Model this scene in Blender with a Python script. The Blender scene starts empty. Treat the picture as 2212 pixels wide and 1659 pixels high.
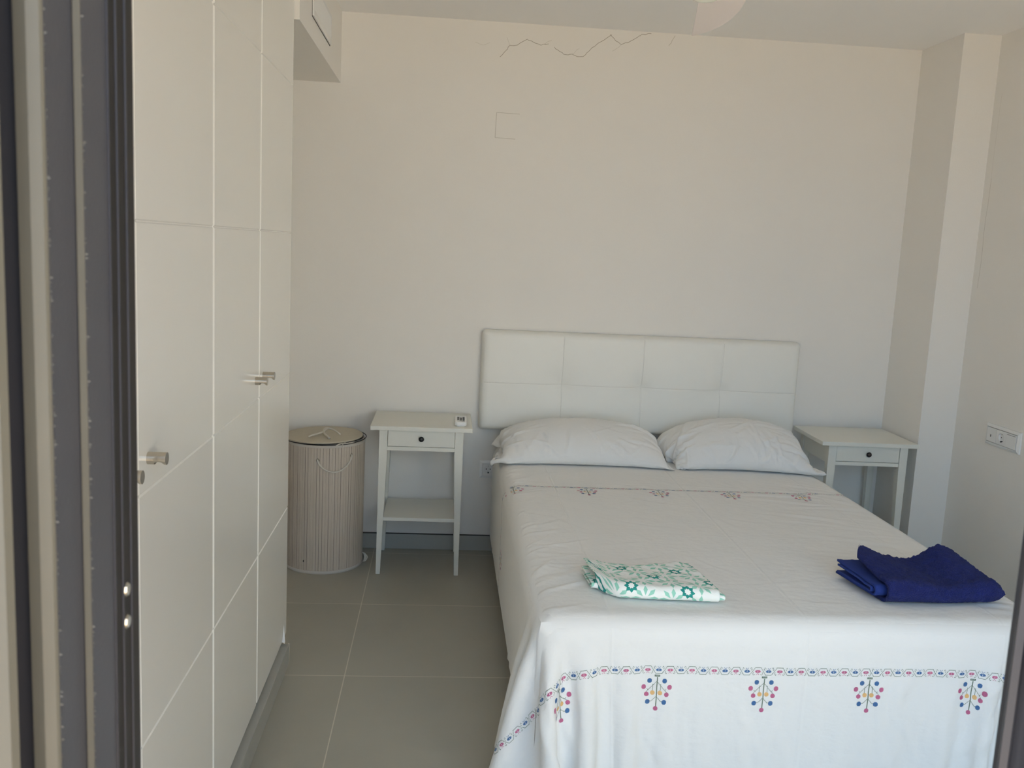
import bpy, bmesh, math, random
import numpy as np
from mathutils import Vector, Matrix
PI = math.pi
C = bpy.context.scene.collection
sc = bpy.context.scene

# ---------------------------------------------------------------- camera
F_PX, PITCH, YAW, ROLL, CAM_H = 1991.58, -8.3896, 4.4662, 2.7714, 1.5197
def cam_axes():
    p, y, r = [math.radians(v) for v in (PITCH, YAW, ROLL)]
    fw = Vector((math.sin(y)*math.cos(p), math.cos(y)*math.cos(p), math.sin(p)))
    ri = Vector((math.cos(y), -math.sin(y), 0)); up = ri.cross(fw)
    return math.cos(r)*ri + math.sin(r)*up, -math.sin(r)*ri + math.cos(r)*up, fw
ri, up, fw = cam_axes()
cd = bpy.data.cameras.new('camera'); cam = bpy.data.objects.new('camera', cd); C.objects.link(cam)
cam.matrix_world = Matrix(((ri.x, up.x, -fw.x, 0), (ri.y, up.y, -fw.y, 0), (ri.z, up.z, -fw.z, CAM_H), (0, 0, 0, 1)))
cd.sensor_fit = 'HORIZONTAL'; cd.sensor_width = 36; cd.lens = F_PX/2212*36
cd.clip_start = 0.02; cd.clip_end = 100
cd.dof.use_dof = True; cd.dof.focus_distance = 3.0; cd.dof.aperture_fstop = 18
sc.camera = cam

# ---------------------------------------------------------------- light and exposure
w = bpy.data.worlds.new('sky'); sc.world = w; w.use_nodes = True
bg = w.node_tree.nodes['Background']
bg.inputs['Color'].default_value = (0.50, 0.72, 1.0, 1); bg.inputs['Strength'].default_value = 1.42
sd = bpy.data.lights.new('sun', 'SUN'); sd.energy = 8.5; sd.angle = math.radians(0.6); sd.color = (1, 0.95, 0.86)
sun = bpy.data.objects.new('sun', sd); C.objects.link(sun)
sun.rotation_euler = Vector((0.72, -0.10, -0.68)).to_track_quat('-Z', 'Y').to_euler()
sc.view_settings.view_transform = 'Standard'; sc.view_settings.look = 'None'
sc.cycles.max_bounces = 12; sc.cycles.diffuse_bounces = 9; sc.cycles.glossy_bounces = 6
sc.view_settings.exposure = 1.36; sc.view_settings.gamma = 1; sc.view_settings.use_curve_mapping = False

# ---------------------------------------------------------------- materials
def lin(c):
    return tuple(((v/255)/12.92 if v/255 <= .04045 else ((v/255+.055)/1.055)**2.4) for v in c)
class NT:
    def __init__(s, name):
        s.m = bpy.data.materials.new(name); s.m.use_nodes = True; s.t = s.m.node_tree
        s.b = s.t.nodes['Principled BSDF']
    def n(s, typ, **kw):
        o = s.t.nodes.new(typ)
        for k, v in kw.items(): setattr(o, k, v)
        return o
    def link(s, a, b): s.t.links.new(a, b)
    def math(s, op, a, b=None, c=None):
        o = s.n('ShaderNodeMath', operation=op)
        for i, v in enumerate((a, b, c)):
            if v is None: continue
            if isinstance(v, (int, float)): o.inputs[i].default_value = v
            else: s.link(v, o.inputs[i])
        return o.outputs[0]
    def mix(s, f, a, b):
        o = s.n('ShaderNodeMix', data_type='RGBA')
        for sock, v in ((o.inputs[0], f), (o.inputs[6], a), (o.inputs[7], b)):
            if isinstance(v, (int, float)): sock.default_value = v
            elif isinstance(v, tuple): sock.default_value = (*v[:3], 1)
            else: s.link(v, sock)
        return o.outputs[2]
    def coord(s, kind='Object'): return s.n('ShaderNodeTexCoord').outputs[kind]
    def noise(s, scale, detail=3, vec=None, rough=.5, stretch=None):
        o = s.n('ShaderNodeTexNoise'); o.inputs['Scale'].default_value = scale
        o.inputs['Detail'].default_value = detail; o.inputs['Roughness'].default_value = rough
        v = vec if vec is not None else s.coord()
        if stretch:
            mp = s.n('ShaderNodeMapping'); mp.inputs['Scale'].default_value = stretch; s.link(v, mp.inputs[0]); v = mp.outputs[0]
        s.link(v, o.inputs['Vector']); return o.outputs['Fac']
    def bump(s, h, strength=.2, dist=.002):
        o = s.n('ShaderNodeBump'); o.inputs['Strength'].default_value = strength; o.inputs['Distance'].default_value = dist
        s.link(h, o.inputs['Height']); s.link(o.outputs[0], s.b.inputs['Normal']); return o
    def col(s, c):
        if isinstance(c, tuple): s.b.inputs['Base Color'].default_value = (*c[:3], 1)
        else: s.link(c, s.b.inputs['Base Color'])
    def set(s, **kw):
        for k, v in kw.items(): s.b.inputs[k.replace('_', ' ')].default_value = v
        return s
def simple(name, c, rough=.5, metal=0, bump=None, coat=0, var=0, spec=.5):
    t = NT(name); t.set(Roughness=rough, Metallic=metal); t.b.inputs['Coat Weight'].default_value = coat
    t.b.inputs['Specular IOR Level'].default_value = spec
    if var:
        t.col(t.mix(t.noise(6, 4), tuple(v*(1-var) for v in c), tuple(min(1, v*(1+var)) for v in c)))
    else: t.col(c)
    if bump: t.bump(t.noise(bump[0], 3), bump[1], bump[2])
    return t.m
M = {}
M['wall'] = simple('wall_paint', (.82, .795, .755), .85, bump=(220, .25, .001), var=.012)
M['ceil'] = simple('ceiling_paint', (.88, .875, .87), .9, bump=(180, .2, .001), var=.01)
M['stucco'] = simple('bounce_wall_stucco', (.85, .80, .72), .9, bump=(60, .4, .003))
M['crack'] = simple('plaster_crack', (.36, .32, .27), .95)
M['faint'] = simple('plaster_seam', (.56, .53, .48), .95)
M['lacquer'] = simple('white_lacquer', (.86, .85, .805), .22, bump=(3, .05, .01), coat=.3)
M['carcass'] = simple('white_board', (.72, .71, .67), .5, bump=(300, .05, .0005))
M['paint'] = simple('white_furniture_paint', (.76, .755, .69), .38, bump=(260, .06, .0005))
M['steel'] = None
t = NT('brushed_steel'); t.col(t.mix(t.noise(40, 4, stretch=(1, 30, 30)), (.48, .44, .37), (.62, .57, .50))); t.set(Roughness=.25, Metallic=1.0); M['steel'] = t.m
M['black'] = simple('black_metal', (.012, .012, .013), .35, bump=(80, .1, .001))
M['dark'] = simple('dark_recess', (.02, .018, .016), .7)
M['leather'] = simple('cream_leatherette', (.85, .84, .79), .5, bump=(420, .25, .0008), var=.015)
M['stitch'] = simple('seam_thread', (.62, .60, .55), .9)
M['plastic'] = simple('white_plastic', (.80, .80, .79), .28, coat=.2)
M['plug'] = simple('socket_shadow_plastic', (.62, .62, .60), .45)
M['grey_plastic'] = simple('grey_plastic', (.03, .03, .03), .5)
M['rope'] = None
t = NT('cotton_rope'); h = t.noise(220, 2, stretch=(1, 1, .6)); t.col(t.mix(h, (.55, .52, .46), (.74, .71, .64))); t.set(Roughness=.95); t.bump(h, .5, .002); M['rope'] = t.m
M['base'] = simple('grey_skirting_tile', lin((166, 166, 160)), .35, bump=(150, .08, .0006), var=.04)
M['base_top'] = simple('skirting_top_shadow_gap', (.07, .065, .055), .8)
M['alu'] = simple('bronze_aluminium', (.028, .028, .033), .5, metal=.1, bump=(500, .25, .0006), var=.12)
M['alu2'] = simple('daylit_aluminium_face', (.080, .073, .055), .6, metal=.0, bump=(90, .3, .001), var=.2)  # daylight painted in: paler, warmer copy of the frame metal for outward faces
M['rib'] = simple('dark_ribbed_aluminium', (.008, .007, .006), .6, var=.1, spec=.25)
M['gasket'] = simple('rubber_gasket', (.008, .006, .005), 1.0, bump=(60, .5, .002), spec=.05)
M['brush'] = simple('brush_seal', (.20, .19, .16), .9, bump=(600, .9, .002), var=.3)
M['bed'] = simple('bed_base_fabric', (.34, .32, .29), .9, bump=(300, .2, .001))
M['sliver'] = simple('sliver_white', (.86, .88, .9), .2)
t = NT('window_glass'); gl = t.n('ShaderNodeBsdfGlossy'); gl.inputs['Roughness'].default_value = .02
tr = t.n('ShaderNodeBsdfTransparent'); tr.inputs[0].default_value = (.93, .95, .94, 1)
fr = t.n('ShaderNodeFresnel'); fr.inputs[0].default_value = 1.45; mx = t.n('ShaderNodeMixShader')
t.link(fr.outputs[0], mx.inputs[0]); t.link(tr.outputs[0], mx.inputs[1]); t.link(gl.outputs[0], mx.inputs[2])
t.link(mx.outputs[0], t.t.nodes['Material Output'].inputs[0]); M['glass'] = t.m
# floor tiles, 65.8 cm, real joints positions
t = NT('floor_tiles'); sp = t.n('ShaderNodeSeparateXYZ'); t.link(t.coord(), sp.inputs[0])
def joint(s, v, off):
    f = s.math('FRACT', s.math('DIVIDE', s.math('SUBTRACT', v, off), .658))
    return s.math('LESS_THAN', s.math('ABSOLUTE', s.math('SUBTRACT', f, .5)), .5-.0027)
jx, jy = joint(t, sp.outputs[0], -.3001), joint(t, sp.outputs[1], 3.0957)
tile = t.math('MULTIPLY', jx, jy)
cid = t.n('ShaderNodeCombineXYZ')
t.link(t.math('FLOOR', t.math('DIVIDE', t.math('SUBTRACT', sp.outputs[0], -.3001), .658)), cid.inputs[0])
t.link(t.math('FLOOR', t.math('DIVIDE', t.math('SUBTRACT', sp.outputs[1], 3.0957), .658)), cid.inputs[1])
wn = t.n('ShaderNodeTexWhiteNoise'); t.link(cid.outputs[0], wn.inputs['Vector'])
body = t.mix(t.noise(5, 5, rough=.6), lin((160, 157, 145)), lin((170, 167, 155)))
body = t.mix(t.math('MULTIPLY', wn.outputs['Value'], .35), body, lin((175, 172, 161)))
t.col(t.mix(tile, lin((205, 200, 186)), body)); t.set(Roughness=.42)
bh = t.math('ADD', t.math('MULTIPLY', t.noise(140, 3), .12), tile); t.bump(bh, .15, .001); M['floor'] = t.m
t = NT('terrace_tiles'); br = t.n('ShaderNodeTexBrick'); t.link(t.coord(), br.inputs['Vector'])
br.inputs['Scale'].default_value = 1.6; br.offset = 0; br.inputs['Mortar Size'].default_value = .008
br.inputs['Color1'].default_value = (.62, .46, .31, 1); br.inputs['Color2'].default_value = (.58, .43, .29, 1); br.inputs['Mortar'].default_value = (.4, .33, .25, 1)
t.col(br.outputs['Color']); t.set(Roughness=.8); M['terrace'] = t.m
# bed linen
t = NT('white_cotton'); uv = t.coord('UV')
h1 = t.noise(6, 4, vec=uv, rough=.55, stretch=(1, 1.4, 1)); h2 = t.noise(34, 4, vec=uv, stretch=(1, 1.5, 1))
spx = t.n('ShaderNodeSeparateXYZ'); t.link(uv, spx.inputs[0])
def ridge(s, v, at, wd):
    d = s.math('DIVIDE', s.math('ABSOLUTE', s.math('SUBTRACT', v, at)), wd)
    return s.math('MAXIMUM', s.math('SUBTRACT', 1.0, d), 0.0)
rg = t.math('ADD', t.math('ADD', ridge(t, spx.outputs[0], .478, .006), ridge(t, spx.outputs[0], 1.012, .007)), ridge(t, spx.outputs[0], 1.56, .006))
rg = t.math('ADD', rg, t.math('MULTIPLY', ridge(t, spx.outputs[1], 3.02, .006), .5))
hh = t.math('ADD', t.math('ADD', t.math('MULTIPLY', h1, 1.0), t.math('MULTIPLY', h2, .3)), t.math('MULTIPLY', rg, .15))
t.col((.80, .80, .79)); t.set(Roughness=.88); t.b.inputs['Sheen Weight'].default_value = .15; t.bump(hh, .5, .012); M['cotton'] = t.m
t = NT('pillow_cotton'); uv = t.coord('UV'); h1 = t.noise(5, 5, vec=uv, rough=.6, stretch=(1, 1.4, 1)); h2 = t.noise(22, 4, vec=uv)
t.col((.82, .815, .80)); t.set(Roughness=.88); t.b.inputs['Sheen Weight'].default_value = .15
t.bump(t.math('ADD', h1, t.math('MULTIPLY', h2, .25)), .6, .016); M['pillow'] = t.m
for nm, c in (('green', (108, 128, 108)), ('blue', (62, 112, 168)), ('pink', (205, 104, 146)), ('orange', (245, 196, 128))):
    t = NT('embroidery_thread_'+nm); n = t.noise(900, 1); cc = lin(c); t.col(t.mix(n, tuple(v*.8 for v in cc), cc)); t.set(Roughness=.8); M[nm] = t.m
# blue terry
t = NT('blue_terry'); n1 = t.noise(330, 3); n2 = t.noise(45, 4)
t.col(t.mix(t.math('MULTIPLY', n1, n2), lin((3, 12, 76)), lin((16, 44, 150)))); t.set(Roughness=1.0)
t.b.inputs['Sheen Weight'].default_value = .10; t.b.inputs['Sheen Tint'].default_value = (.35, .45, 1, 1)
t.bump(t.math('ADD', n1, t.math('MULTIPLY', n2, .6)), 1.0, .010); M['terry'] = t.m
t = NT('blue_flat_weave'); n1 = t.noise(500, 2, stretch=(1, 8, 8)); t.col(t.mix(n1, lin((10, 34, 104)), lin((32, 62, 146)))); t.set(Roughness=.9); t.bump(n1, .4, .002); M['weave'] = t.m
# teal star print
t = NT('star_print_cotton'); uv = t.coord('UV'); s3 = t.n('ShaderNodeSeparateXYZ'); t.link(uv, s3.inputs[0]); P = .078
def star(s, ox, oy, r0, r1, petals, wbase, sharp):
    cx = s.math('SUBTRACT', s.math('FRACT', s.math('ADD', s.math('DIVIDE', s3.outputs[0], P), ox)), .5)
    cy = s.math('SUBTRACT', s.math('FRACT', s.math('ADD', s.math('DIVIDE', s3.outputs[1], P), oy)), .5)
    r = s.math('SQRT', s.math('ADD', s.math('MULTIPLY', cx, cx), s.math('MULTIPLY', cy, cy)))
    a = s.math('DIVIDE', s.math('ARCTAN2', cy, cx), 2*PI/petals)
    fa = s.math('ABSOLUTE', s.math('SUBTRACT', s.math('FRACT', s.math('ADD', a, 100.5)), .5))   # 0 on axis
    lat = s.math('MULTIPLY', s.math('MULTIPLY', fa, 2*PI/petals), r)
    up_ = s.math('MULTIPLY', s.math('SUBTRACT', r, r0), wbase*1.7)
    dn = s.math('MULTIPLY', s.math('SUBTRACT', r1, r), sharp)
    return s.math('LESS_THAN', lat, s.math('MINIMUM', up_, dn)), r
pale, r_ = star(t, 0, .77, .12, .50, 8, .21, .50)
dk, rd = star(t, .5, .27, .09, .27, 8, .8, .9)
cellx = t.math('FLOOR', t.math('ADD', t.math('DIVIDE', s3.outputs[0], P), .5)); celly = t.math('FLOOR', t.math('ADD', t.math('DIVIDE', s3.outputs[1], P), .27))
par = t.math('LESS_THAN', t.math('MODULO', t.math('ADD', t.math('ADD', cellx, celly), 100), 2), .5)
dk = t.math('MULTIPLY', dk, par)
base = t.mix(pale, (.84, .87, .85), lin((150, 208, 190)))
t.col(t.mix(dk, base, lin((30, 142, 134)))); t.set(Roughness=.85); t.bump(t.noise(60, 4, vec=uv), .5, .004); M['star'] = t.m
# bamboo
t = NT('bleached_bamboo'); n = t.noise(8, 5, stretch=(14, 14, .7)); n2 = t.noise(2.4, 4)
c1 = t.mix(n, lin((178, 168, 158)), lin((212, 204, 194))); t.col(t.mix(t.math('MULTIPLY', n2, .45), c1, lin((200, 178, 150)))); t.set(Roughness=.75); t.bump(n, .2, .002); M['bamboo'] = t.m
t = NT('hamper_lid_bamboo'); n = t.noise(12, 5, stretch=(2, 30, 2)); t.col(t.mix(n, lin((178, 170, 152)), lin((204, 196, 178)))); t.set(Roughness=.7); t.bump(n, .3, .002); M['lid'] = t.m
M['rim'] = simple('hamper_cloth_rim', lin((196, 190, 182)), .9, bump=(250, .4, .001))
M['fan'] = simple('fan_white', (.90, .82, .80), .45)
M['opal'] = simple('opal_lamp_glass', (.86, .88, .78), .25)

# ---------------------------------------------------------------- helpers
def mesh_obj(name, verts, faces, mats, parent=None, smooth=False, midx=None, uvs=None):
    me = bpy.data.meshes.new(name); me.from_pydata([tuple(map(float, v)) for v in verts], [], [tuple(map(int, f)) for f in faces])
    for m in (mats if isinstance(mats, (list, tuple)) else [mats]): me.materials.append(m)
    if midx is not None: me.polygons.foreach_set('material_index', np.asarray(midx, dtype=np.int32))
    if uvs is not None:
        ul = me.uv_layers.new(name='UVMap'); li = np.zeros(len(me.loops), dtype=np.int32); me.loops.foreach_get('vertex_index', li)
        ul.data.foreach_set('uv', np.asarray(uvs, dtype=np.float32)[li].ravel())
    if smooth: me.polygons.foreach_set('use_smooth', np.ones(len(me.polygons), dtype=bool))
    me.update(); o = bpy.data.objects.new(name, me); C.objects.link(o)
    if parent is not None: o.parent = parent
    return o
class MB:
    def __init__(s): s.v = []; s.f = []; s.mi = []
    def add(s, V, F, m=0):
        k = len(s.v); s.v += [tuple(v) for v in V]; s.f += [tuple(i+k for i in f) for f in F]; s.mi += [m]*len(F); return s
    def box(s, x0, x1, y0, y1, z0, z1, m=0, bev=0.0):
        if bev <= 0:
            V = [(x, y, z) for z in (z0, z1) for y in (y0, y1) for x in (x0, x1)]
            return s.add(V, [(0, 2, 3, 1), (4, 5, 7, 6), (0, 1, 5, 4), (2, 6, 7, 3), (0, 4, 6, 2), (1, 3, 7, 5)], m)
        bm = bmesh.new(); bmesh.ops.create_cube(bm, size=1)
        for v in bm.verts: v.co = Vector(((x0+x1)/2+v.co.x*(x1-x0), (y0+y1)/2+v.co.y*(y1-y0), (z0+z1)/2+v.co.z*(z1-z0)))
        bmesh.ops.bevel(bm, geom=bm.edges[:], offset=bev, segments=2, affect='EDGES', profile=.6)
        return s.bm(bm, m)
    def bm(s, bm, m=0):
        bm.verts.ensure_lookup_table(); bm.verts.index_update()
        s.add([v.co[:] for v in bm.verts], [[v.index for v in f.verts] for f in bm.faces], m); bm.free(); return s
    def prism(s, poly, axis, a, b, m=0):
        """polygon in the two other axes, extruded along axis from a to b"""
        n = len(poly); V = []
        for h in (a, b):
            for p, q in poly:
                V.append({'x': (h, p, q), 'y': (p, h, q), 'z': (p, q, h)}[axis])
        F = [(i, (i+1) % n, n+(i+1) % n, n+i) for i in range(n)] + [tuple(range(n))[::-1], tuple(range(n, 2*n))]
        return s.add(V, F, m)
    def tube(s, pts, r, n=10, m=0, cap=True):
        pts = [Vector(p) for p in pts]; rs = r if isinstance(r, (list, tuple)) else [r]*len(pts)
        V = []; t0 = (pts[1]-pts[0]).normalized(); u = t0.orthogonal().normalized()
        for i, p in enumerate(pts):
            tt = (pts[min(i+1, len(pts)-1)]-pts[max(i-1, 0)]).normalized(); u = (u-tt*u.dot(tt)).normalized(); b = tt.cross(u)
            for k in range(n): a = 2*PI*k/n; V.append(p+rs[i]*(math.cos(a)*u+math.sin(a)*b))
        F = [(i*n+k, i*n+(k+1) % n, (i+1)*n+(k+1) % n, (i+1)*n+k) for i in range(len(pts)-1) for k in range(n)]
        if cap: F += [tuple(range(n))[::-1], tuple(range((len(pts)-1)*n, len(pts)*n))]
        return s.add(V, F, m)
    def lathe(s, prof, c, n=32, axis='z', m=0):
        V = []
        for r, h in prof:
            for k in range(n):
                a = 2*PI*k/n; p, q = r*math.cos(a), r*math.sin(a)
                V.append({'z': (c[0]+p, c[1]+q, c[2]+h), 'y': (c[0]+q, c[1]+h, c[2]+p), 'x': (c[0]+h, c[1]+p, c[2]+q)}[axis])
        F = [(i*n+k, i*n+(k+1) % n, (i+1)*n+(k+1) % n, (i+1)*n+k) for i in range(len(prof)-1) for k in range(n)]
        if prof[0][0] > 1e-6: F.append(tuple(range(n))[::-1])
        if prof[-1][0] > 1e-6: F.append(tuple(range((len(prof)-1)*n, len(prof)*n)))
        return s.add(V, F, m)
    def build(s, name, mats, parent=None, smooth=False, auto=None):
        o = mesh_obj(name, s.v, s.f, mats, parent, smooth, s.mi)
        bm = bmesh.new(); bm.from_mesh(o.data); bmesh.ops.remove_doubles(bm, verts=bm.verts, dist=1e-6)
        bmesh.ops.recalc_face_normals(bm, faces=bm.faces)
        if auto:
            for f in bm.faces: f.smooth = True
            for e in bm.edges:
                if len(e.link_faces) == 2 and e.calc_face_angle(0) > math.radians(auto): e.smooth = False
        bm.to_mesh(o.data); bm.free(); return o
def tag(o, label=None, cat=None, group=None, kind=None):
    if label: o['label'] = label
    if cat: o['category'] = cat
    if group: o['group'] = group
    if kind: o['kind'] = kind
    return o
def empty(name, loc=(0, 0, 0), rz=0):
    o = bpy.data.objects.new(name, None); o.location = loc; o.rotation_euler = (0, 0, rz); o.empty_display_size = .1; C.objects.link(o); return o
def struct(o): o['kind'] = 'structure'; return o
def copy_tree(o, parent=None):
    c = o.copy(); C.objects.link(c)
    if parent is not None: c.parent = parent
    for ch in [q for q in bpy.data.objects if q.parent == o]: copy_tree(ch, c)
    return c
def part_label(o, s): o['label'] = s; return o

# ---------------------------------------------------------------- the room
D, H = 4.495, 2.558
XL, XR, XC = -1.16, 2.433, 2.26          # left wall, right wall, face of the boxed corner
YF0, YF1 = .44, .62                       # front wall
struct(MB().box(XL-.12, XR+.12, YF0, D+.12, -.12, 0).build('floor', M['floor']))
struct(MB().box(XL-.12, XR+.12, YF0, D+.12, H, H+.15).build('ceiling', M['ceil']))
struct(MB().box(XL-.12, XL, YF0, D, 0, H).build('wall_left', M['wall']))
rb = MB().box(XR, XR+.12, YF0, D, 0, H)
def ribbon(mb, pts, wd, nrm, m):
    """a hair-thin crack drawn on the plaster, pts in 3D on the wall, nrm the wall normal"""
    nrm = Vector(nrm); P_ = [Vector(p)+nrm*.0006 for p in pts]; V = []
    for i, p in enumerate(P_):
        d = (P_[min(i+1, len(P_)-1)]-P_[max(i-1, 0)]).normalized(); s_ = d.cross(nrm)*(wd[i] if isinstance(wd, list) else wd)*.5
        V += [p-s_, p+s_]
    mb.add(V, [(2*i, 2*i+1, 2*i+3, 2*i+2) for i in range(len(P_)-1)], m)
rnd = random.Random(4)
def jag(pts, amp, n=4):
    out = []
    for a, b in zip(pts[:-1], pts[1:]):
        for k in range(n): f = k/n; out.append((a[0]+(b[0]-a[0])*f+rnd.uniform(-amp, amp)*(k > 0), a[1]+(b[1]-a[1])*f+rnd.uniform(-amp, amp)*(k > 0)))
    return out+[pts[-1]]
ribbon(rb, [(XR, y, z) for y, z in jag([(4.073, 1.93), (4.08, 1.70), (4.074, 1.55), (4.079, 1.44)], .002)], .0012, (-1, 0, 0), 2)
ribbon(rb, [(XR, y, z) for y, z in jag([(4.07, 2.30), (4.075, 2.1), (4.073, 1.93)], .002)], .0008, (-1, 0, 0), 1)
struct(rb.build('wall_right', [M['wall'], M['faint'], M['crack']]))
wb = MB().box(XL-.12, XR+.12, D, D+.12, 0, H)
for pts, wd, m in ([[(.22, 2.401), (.255, 2.44), (.264, 2.456), (.30, 2.460), (.345, 2.489), (.372, 2.478), (.41, 2.466), (.446, 2.474)], .0022, 2],
                   [[(.25, 2.49), (.262, 2.456)], .0012, 1],
                   [[(.41, 2.466), (.46, 2.49)], .0012, 1],
                   [[(.474, 2.462), (.50, 2.443), (.53, 2.431), (.56, 2.435), (.585, 2.425), (.612, 2.427), (.64, 2.455), (.68, 2.492), (.742, 2.534)], .0022, 2],
                   [[(.56, 2.435), (.592, 2.462)], .0012, 1],
                   [[(.735, 2.535), (.762, 2.508), (.79, 2.492), (.835, 2.512), (.865, 2.53), (.885, 2.545), (.93, 2.551)], .0022, 2],
                   [[(.79, 2.492), (.75, 2.46)], .0012, 1],
                   [[(1.045, 2.549), (1.03, 2.52), (1.018, 2.50)], .0014, 2],
                   [[(.10, 2.46), (.14, 2.45), (.17, 2.462)], .001, 1]):
    ribbon(wb, [(x, D, z) for x, z in jag(pts, .003, 3)], wd, (0, -1, 0), m)
ribbon(wb, [(.326, D, 2.147), (.216, D, 2.149)], .0020, (0, -1, 0), 1)
ribbon(wb, [(.216, D, 2.149), (.214, D, 2.033)], .0026, (0, -1, 0), 1)
ribbon(wb, [(.214, D, 2.033), (.31, D, 2.031)], .0020, (0, -1, 0), 1)
struct(wb.build('wall_back', [M['wall'], M['faint'], M['crack']]))
struct(MB().box(XC, XR, 4.125, D, 0, H).build('wall_corner', M['wall']))
struct(MB().box(XL, -.515, 3.272, D, 2.24, H).build('ceiling_bulkhead', M['wall']))
# front wall around the opening (x -.21 .. 2.16)
struct(MB().box(XL, -.24, YF0, YF1, 0, H).box(2.16, XR, YF0, YF1, 0, H).box(-.24, 2.16, YF0, YF1, 2.27, H).build('wall_front', M['wall']))
# skirting
def skirt(name, x0, x1, y0, y1, cuts=()):
    mb = MB().box(x0, x1, y0, y1, 0, .076, 0, .0015)
    return struct(mb.build(name, [M['base'], M['base_top']]))
skirt('baseboard_back', XL, XC, D-.012, D)
skirt('baseboard_right', XR-.012, XR, YF1, 4.125)
skirt('baseboard_corner', XC-.012, XC, 4.113, D-.012)
gb = MB().box(XL, XC, D-.0125, D-.0001, .0765, .0795)  # dark strip painted as the shadow line along the skirting top
struct(gb.build('skirting_shadow_strip', M['base_top']))

# terrace in front of the room, with an added bounce wall
struct(MB().box(-9, 9, -11, YF0, -.17, -.03).build('terrace_floor', M['terrace']))

struct(MB().box(2.75, 2.9, -5.0, YF0, -.03, 2.9).build('bounce_wall', M['stucco']))  # unseen wall, added to bounce sunlight onto the wardrobe doors

# ---------------------------------------------------------------- sliding door frame, left jamb (seen close up)
jb = [(.455, -.1995), (.455, -.1869), (.4888, -.1869), (.4888, -.1830), (.5225, -.1830), (.5225, -.24), (.455, -.24)]
jr = [(.5226, -.1818), (.5319, -.1818), (.5319, -.1806), (.5427, -.1806), (.5427, -.1794), (.5540, -.1794), (.5540, -.24), (.5226, -.24)]
jamb = empty('sliding_door_frame', (-.24, .5, 0))
tag(jamb, 'dark bronze aluminium sliding door jamb with ribbed tracks, blurred at the left edge', 'door frame')
L = lambda v: tuple(a-b for a, b in zip(v, (-.24, .5, 0)))
def jpart(name, prof, z0, z1, mat, mats=None):
    mb = MB().prism([(x+.24, y-.5) for y, x in prof], 'z', z0, z1); return mb.build(name, mat, jamb, auto=20)
jpart('frame_body', jb, 0, 2.27, M['alu'])
jpart('ribbed_track', jr, 0, 2.27, M['rib'])
for y_, x_ in ((.5225, -.1818), (.5319, -.1806), (.5427, -.1794)): jpart('rib', [(y_-.0004, x_-.0011), (y_-.0004, x_), (y_+.0004, x_), (y_+.0004, x_-.0011)], 0, 2.27, M['alu'])
jpart('outer_face', [(.4545, -.1990), (.4545, -.1869), (.4510, -.1872), (.4495, -.1925), (.4505, -.1985)], 0, 2.27, M['alu2'])
jpart('inner_lip', [(.4887, -.1868), (.4887, -.1831), (.4872, -.1829), (.4872, -.1864)], 0, 2.27, M['alu2'])
jpart('gasket', [(.462, -.2300), (.462, -.1995), (.456, -.1995), (.456, -.2080), (.440, -.2080), (.440, -.2300)], 0, 2.27, M['gasket'])
jpart('outer_profile', [(.42, -.260), (.42, -.1955), (.427, -.1948), (.430, -.204), (.430, -.260)], 0, 2.27, M['alu2'])
# brush seal hairs: ragged thin fins
rb2 = random.Random(8); mb = MB()
for (bx, by, n_, z0, z1) in ((-.1868, .4552, 420, .7, 2.1), (-.1829, .4890, 260, .9, 1.9)):
    for k in range(n_):
        z = rb2.uniform(z0, z1); l = rb2.uniform(.0003, .0011) if rb2.random() > .12 else .0018
        mb.add([(bx+.24, by-.5, z), (bx+.24, by-.5, z+.0012), (bx+.24+l, by-.5-.0006, z+.0006)], [(0, 1, 2)])
mb.build('brush_seal', M['brush'], jamb)
for z in (1.309, 1.289):
    MB().lathe([(0, .0012), (.0035, .001), (.0045, 0)], (-.1806+.24, .5365-.5, z), 12, 'x').build('stud', M['steel'], jamb, auto=40)
# head of the frame
MB().box(-.0, 2.40, -.045, .06, 2.22, 2.27, 0, .002).build('head_rail', M['alu'], jamb)
MB().box(-.0, 2.40, -.045, .06, -.004, .012, 0, .002).build('sill_rail', M['alu'], jamb)
MB().box(2.34, 2.40, -.045, .06, .012, 2.22, 0, .002).build('far_jamb', M['alu'], jamb)
# sliding leaf, its free stile just inside the right border
leaf = empty('sliding_door_leaf', (.382, .53, 0))
tag(leaf, 'glazed sliding door leaf with dark stile and lock, at the lower right edge', 'sliding door')
st = [(0, .018), (.002, .0235), (.0065, .026), (.0065, .034), (.06, .034), (.06, -.004), (.034, -.004), (.030, .010), (.0145, .010), (.0125, .0175), (.0095, .0215), (.0075, .0185), (.004, .0155)]
MB().prism(st, 'z', .03, 2.20).build('stile', M['alu'], leaf, auto=25)
MB().box(.0148, .030, .004, .0098, .03, 2.20).build('gasket', M['gasket'], leaf)
MB().box(.06, 1.7, -.004, .034, .03, .09, 0, .002).build('bottom_rail', M['alu'], leaf)
MB().box(.06, 1.7, -.004, .034, 2.14, 2.20, 0, .002).build('top_rail', M['alu'], leaf)
MB().box(1.70, 1.755, -.004, .034, .03, 2.20, 0, .002).build('rear_stile', M['alu'], leaf)
struct_glass = MB().box(.055, 1.705, .012, .018, .085, 2.145).build('glass_pane', M['glass'], leaf)
hx = [(.022, -.012), (.024, -.020), (.032, -.026), (.044, -.026), (.052, -.018), (.052, .005), (.022, .005)]
lk = MB()
bm = bmesh.new(); V = []
oct_ = [(.0095, 1.255), (.0095, 1.280), (.014, 1.290), (.034, 1.290), (.034, 1.245), (.014, 1.245)]
vs = [bm.verts.new((x, -.002, z)) for x, z in oct_]; vs2 = [bm.verts.new((x, .010, z)) for x, z in oct_]
bm.faces.new(vs); bm.faces.new(vs2[::-1])
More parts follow.
